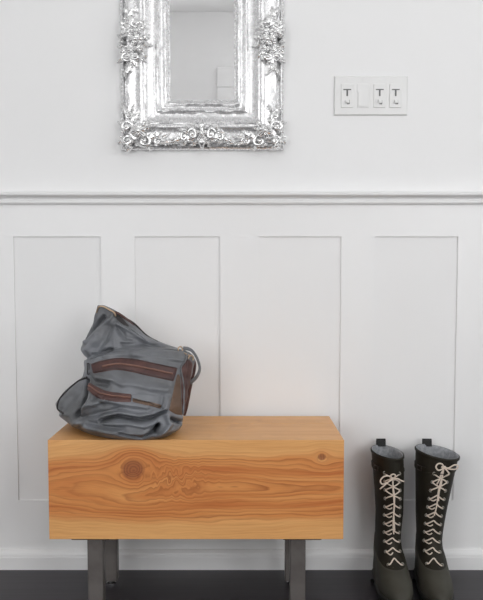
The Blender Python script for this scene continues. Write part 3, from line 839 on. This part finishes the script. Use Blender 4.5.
def patch(nm, top, bot, off, m, n=36, rows_=8, parent=bag, edge=True):
    """strip between two crop-pixel polylines, wrapped on the body and given a raised thickness"""
    T = smooth_path([(x, y, 0) for x, y in top], 12); B = smooth_path([(x, y, 0) for x, y in bot], 12)
    def samp(P, s):
        k = s*(len(P)-1); i = min(int(k), len(P)-2); return P[i] + (P[i+1]-P[i])*(k-i)
    bm = bmesh.new(); g = []
    last = None
    for i in range(n+1):
        a = samp(T, i/n); b = samp(B, i/n); row = []
        for j in range(rows_+1):
            q = a + (b-a)*(j/rows_)
            o_ = off if (0 < j < rows_ and 0 < i < n) else -.0015
            h, nn = hit(q.x, q.y, o_)
            if h is None: h = last if last is not None else Vector((0, 0, 0))
            last = h; row.append(bm.verts.new(h))
        g.append(row)
    for i in range(n):
        for j in range(rows_):
            try: bm.faces.new((g[i][j], g[i+1][j], g[i+1][j+1], g[i][j+1]))
            except ValueError: pass
    return link(nm, bm, m, parent, True)
def cord(nm, pts, r, off, m, parent=bag, sub=8, n=8, flat=1):
    P = []
    for q in smooth_path([(x, y, 0) for x, y in pts], sub):
        h, nn = hit(q.x, q.y, off)
        if h is not None: P.append(h)
    bm = bmesh.new(); tube(bm, P, r, n, flat); return link(nm, bm, m, parent, True)
# upper zip band
b1 = patch('zip_band', [(134, 201), (160, 192), (200, 184), (235, 183), (270, 187), (320, 197), (391, 212)], [(140, 231), (170, 226), (210, 221), (250, 226), (300, 238), (340, 247), (376, 255)], .0028, M_brown, 48, 10)
cord('zip_teeth', [(170, 212), (190, 206), (215, 203), (260, 209), (320, 221), (372, 232)], .0022, .0042, M_zip, b1, flat=.6)
for pts in ([(140, 206), (162, 197), (200, 189), (235, 188), (270, 192), (320, 202), (386, 216)], [(146, 226), (172, 221), (210, 216), (250, 221), (300, 233), (340, 242), (374, 250)]):
    cord('stitching', pts, .0006, .0030, M_dzip, b1)
b2 = patch('zip_band', [(131, 256), (152, 267), (177, 279), (210, 285), (254, 289)], [(124, 278), (143, 295), (172, 309), (210, 314), (252, 314)], .0045, M_brown, 36, 8)
cord('zip_teeth', [(131, 268), (150, 282), (175, 295), (212, 300), (252, 301)], .0019, .0056, M_zip, b2, flat=.6)
b3 = patch('pocket_panel', [(252, 290), (290, 288), (330, 290), (360, 294)], [(250, 312), (285, 321), (315, 329), (348, 335)], .0022, M_bag, 24, 10)
b4 = patch('pocket_tab', [(258, 302), (290, 309), (338, 320)], [(256, 313), (288, 321), (336, 332)], .0042, M_gusset)
cord('seam', [(260, 308), (290, 315), (334, 326)], .0009, .0050, M_dzip, b4)
# brown side gusset
patch('side_gusset', [(386, 234), (390, 230), (394, 236)], [(362, 338), (382, 350), (401, 353)], .0022, M_gusset, 16, 30)
patch('gusset_edge', [(414, 186), (424, 188), (431, 200)], [(404, 350), (406, 352), (408, 353)], .0032, M_brown, 8, 30)
patch('gusset_edge', [(396, 214), (406, 200), (416, 186)], [(402, 350), (404, 350), (405, 350)], .0028, M_brown, 8, 30)
cord('piping', [(416, 176), (406, 196), (396, 216), (400, 240), (404, 275), (403, 310), (401, 350)], .0020, .0030, M_bag)
cord('piping', [(124, 240), (96, 254), (63, 283), (44, 304), (38, 320), (38, 333), (54, 348)], .0026, .0005, M_dzip)
cord('seam', [(131, 188), (180, 174), (233, 162), (320, 158), (400, 163), (414, 168)], .0009, .0006, M_bag)
patch('mouth_shade', [(204, 54), (213, 56), (232, 74), (247, 92)], [(206, 64), (212, 74), (225, 85), (240, 96)], .0022, M_dzip, 16, 6)  # dark patch on the body, painting the shade inside the open mouth
cord('seam', [(209, 76), (226, 88), (248, 99), (296, 133)], .0012, .0012, M_bag)
# zip pull at the left of the upper band
h, nn = hit(131, 203, .003)
bm = bmesh.new(); P = [at(*cpx(126, 200), h.y+bo.y) - bo, at(*cpx(127, 232), h.y+bo.y+.002) - bo]
for s in (-.0022, .0022): tube(bm, [P[0]+Vector((s, 0, 0)), P[1]+Vector((s, 0, 0))], .0011, 6)
tube(bm, [P[0]+Vector((-.0022, 0, 0)), P[0]+Vector((.0022, 0, 0))], .0012, 6); tube(bm, [P[1]+Vector((-.0022, 0, 0)), P[1]+Vector((.0022, 0, 0))], .0012, 6)
link('zip_pull', bm, M_dzip, bag, True)
# top opening: brown zip edge along the sloping mouth, brass frame piece at the tip
def P3(cx, cy, Y): return at(*cpx(cx, cy), Y) - bo
bm = bmesh.new()
tube(bm, smooth_path([P3(203, 50, -.190), P3(214, 54, -.190), P3(232, 66, -.188), P3(248, 80, -.188), P3(262, 92, -.190)], 6), [.0022]*2+[.0036]*21+[.002]*2, 8)
link('mouth_zip', bm, M_brown, bag, True)
bm = bmesh.new(); tube(bm, smooth_path([P3(236, 68, -.180), P3(262, 84, -.182), P3(288, 110, -.186), P3(306, 124, -.19), P3(330, 137, -.192)], 6), .0022, 8)
link('mouth_edge', bm, M_dzip, bag, True)
bm = bmesh.new(); tube(bm, smooth_path([P3(151, 52, -.185), P3(154, 40, -.190), P3(161, 33, -.192), P3(173, 35, -.193), P3(188, 43, -.196), P3(202, 51, -.198), P3(207, 62, -.203)], 6), .0022, 8)
link('brass_frame', bm, M_brass, bag, True)
# strap across the back to the ring, then looping down on the right
def ribbon(nm, pts, w, th, m, nrm):
    bm = bmesh.new(); tube(bm, smooth_path(pts, 8), w, 10, th/w, nrm=nrm); return link(nm, bm, m, bag, True)
ribbon('shoulder_strap', [P3(236, 70, -.165), P3(262, 86, -.162), P3(285, 112, -.165), P3(320, 135, -.17), P3(360, 150, -.172), P3(392, 160, -.176)], .0065, .0025, M_brown, (0, 0, 1))
ribbon('strap_loop', [P3(404, 156, -.185), P3(420, 158, -.185), P3(433, 166, -.185), P3(446, 187, -.187), P3(453, 212, -.19), P3(449, 230, -.192), P3(440, 244, -.195), P3(424, 258, -.198)], .0056, .0022, M_bag, (.9, -.5, .3))
ribbon('strap_end', [P3(428, 182, -.20), P3(436, 200, -.195), P3(434, 225, -.192), P3(426, 258, -.192), P3(412, 330, -.19), P3(405, 352, -.19)], .0065, .0025, M_brown, (.6, -.8, 0))
for cx, cy, R_ in ((396, 159, .0068), (427, 186, .0075)):
    bm = bmesh.new(); torus(bm, P3(cx, cy, -.235 if cx < 400 else -.25), R_, .0018, M=Matrix.Rotation(.7, 3, 'Z')); link('ring', bm, M_brass, bag, True)
bm = bmesh.new(); tube(bm, [P3(402, 168, -.235), P3(424, 178, -.25)], .002, 8); link('ring_bar', bm, M_brass, bag, True)

# ------------------------------------------------------------------ light
def area(name, loc, rot, sx, sy, power, col=(1, 1, 1)):
    l = bpy.data.lights.new(name, 'AREA'); l.shape = 'RECTANGLE'; l.size = sx; l.size_y = sy; l.energy = power; l.color = col
    o = bpy.data.objects.new(name, l); COL.objects.link(o); o.location = loc; o.rotation_euler = rot; return o
area('window_fill', (XR-.01, (WY0+WY1)/2, (WZ0+WZ1)/2), (0, PI/2, 0), WZ1-WZ0-.06, WY1-WY0-.06, 4)  # area light added at the unseen side opening
area('window_fill', ((VX0+VX1)/2, YF+.005, (VZ0+VZ1)/2), (PI/2, 0, 0), VX1-VX0-.06, VZ1-VZ0-.06, 18)  # added for soft frontal light from behind the camera
area('window_fill', ((UX0+UX1)/2, YF+.005, (VZ0+VZ1)/2), (PI/2, 0, 0), UX1-UX0-.06, VZ1-VZ0-.06, 15)  # added to brighten the left side
LX, LY, LR = .30, -2.2, .15
lamp = thing('fill_pendant', 'unseen white globe pendant added to help light the room', 'added light', (LX, LY, HC))  # out-of-view lamp added to brighten the ceiling and far wall
bm = bmesh.new(); tube(bm, [(0, 0, -.0002), (0, 0, -.02), (0, 0, -.03)], [.06, .06, .03], 32); link('canopy', bm, M_trim, lamp)
bm = bmesh.new(); tube(bm, [(0, 0, -.03), (0, 0, -.10)], .006, 12); link('stem', bm, M_trim, lamp)
me = mat('fill_globe', (1, 1, 1, 1), .5); me.node_tree.nodes['Principled BSDF'].inputs['Emission Color'].default_value = (1, 1, 1, 1)
me.node_tree.nodes['Principled BSDF'].inputs['Emission Strength'].default_value = 7
bm = bmesh.new(); bmesh.ops.create_icosphere(bm, subdivisions=4, radius=LR, matrix=Matrix.Translation((0, 0, -.10-LR))); link('globe', bm, me, lamp, True)
w = bpy.data.worlds.new('sky'); C.world = w; w.use_nodes = True
w.node_tree.nodes['Background'].inputs[0].default_value = (1, 1, 1, 1); w.node_tree.nodes['Background'].inputs[1].default_value = 1.5

# ------------------------------------------------------------------ camera
cd = bpy.data.cameras.new('camera'); co = bpy.data.objects.new('camera', cd); COL.objects.link(co)
co.location = CAM; co.rotation_euler = (PI/2 - TH, 0, 0)
cd.sensor_fit = 'VERTICAL'; cd.sensor_height = 24; cd.sensor_width = 24*483/600; cd.lens = F/600*24; cd.shift_y = (CY-300)/600
cd.clip_start = .02
C.camera = co
vs = C.view_settings; vs.view_transform = 'Standard'; vs.look = 'None'; vs.gamma = 1; vs.use_curve_mapping = False; vs.exposure = 0.22
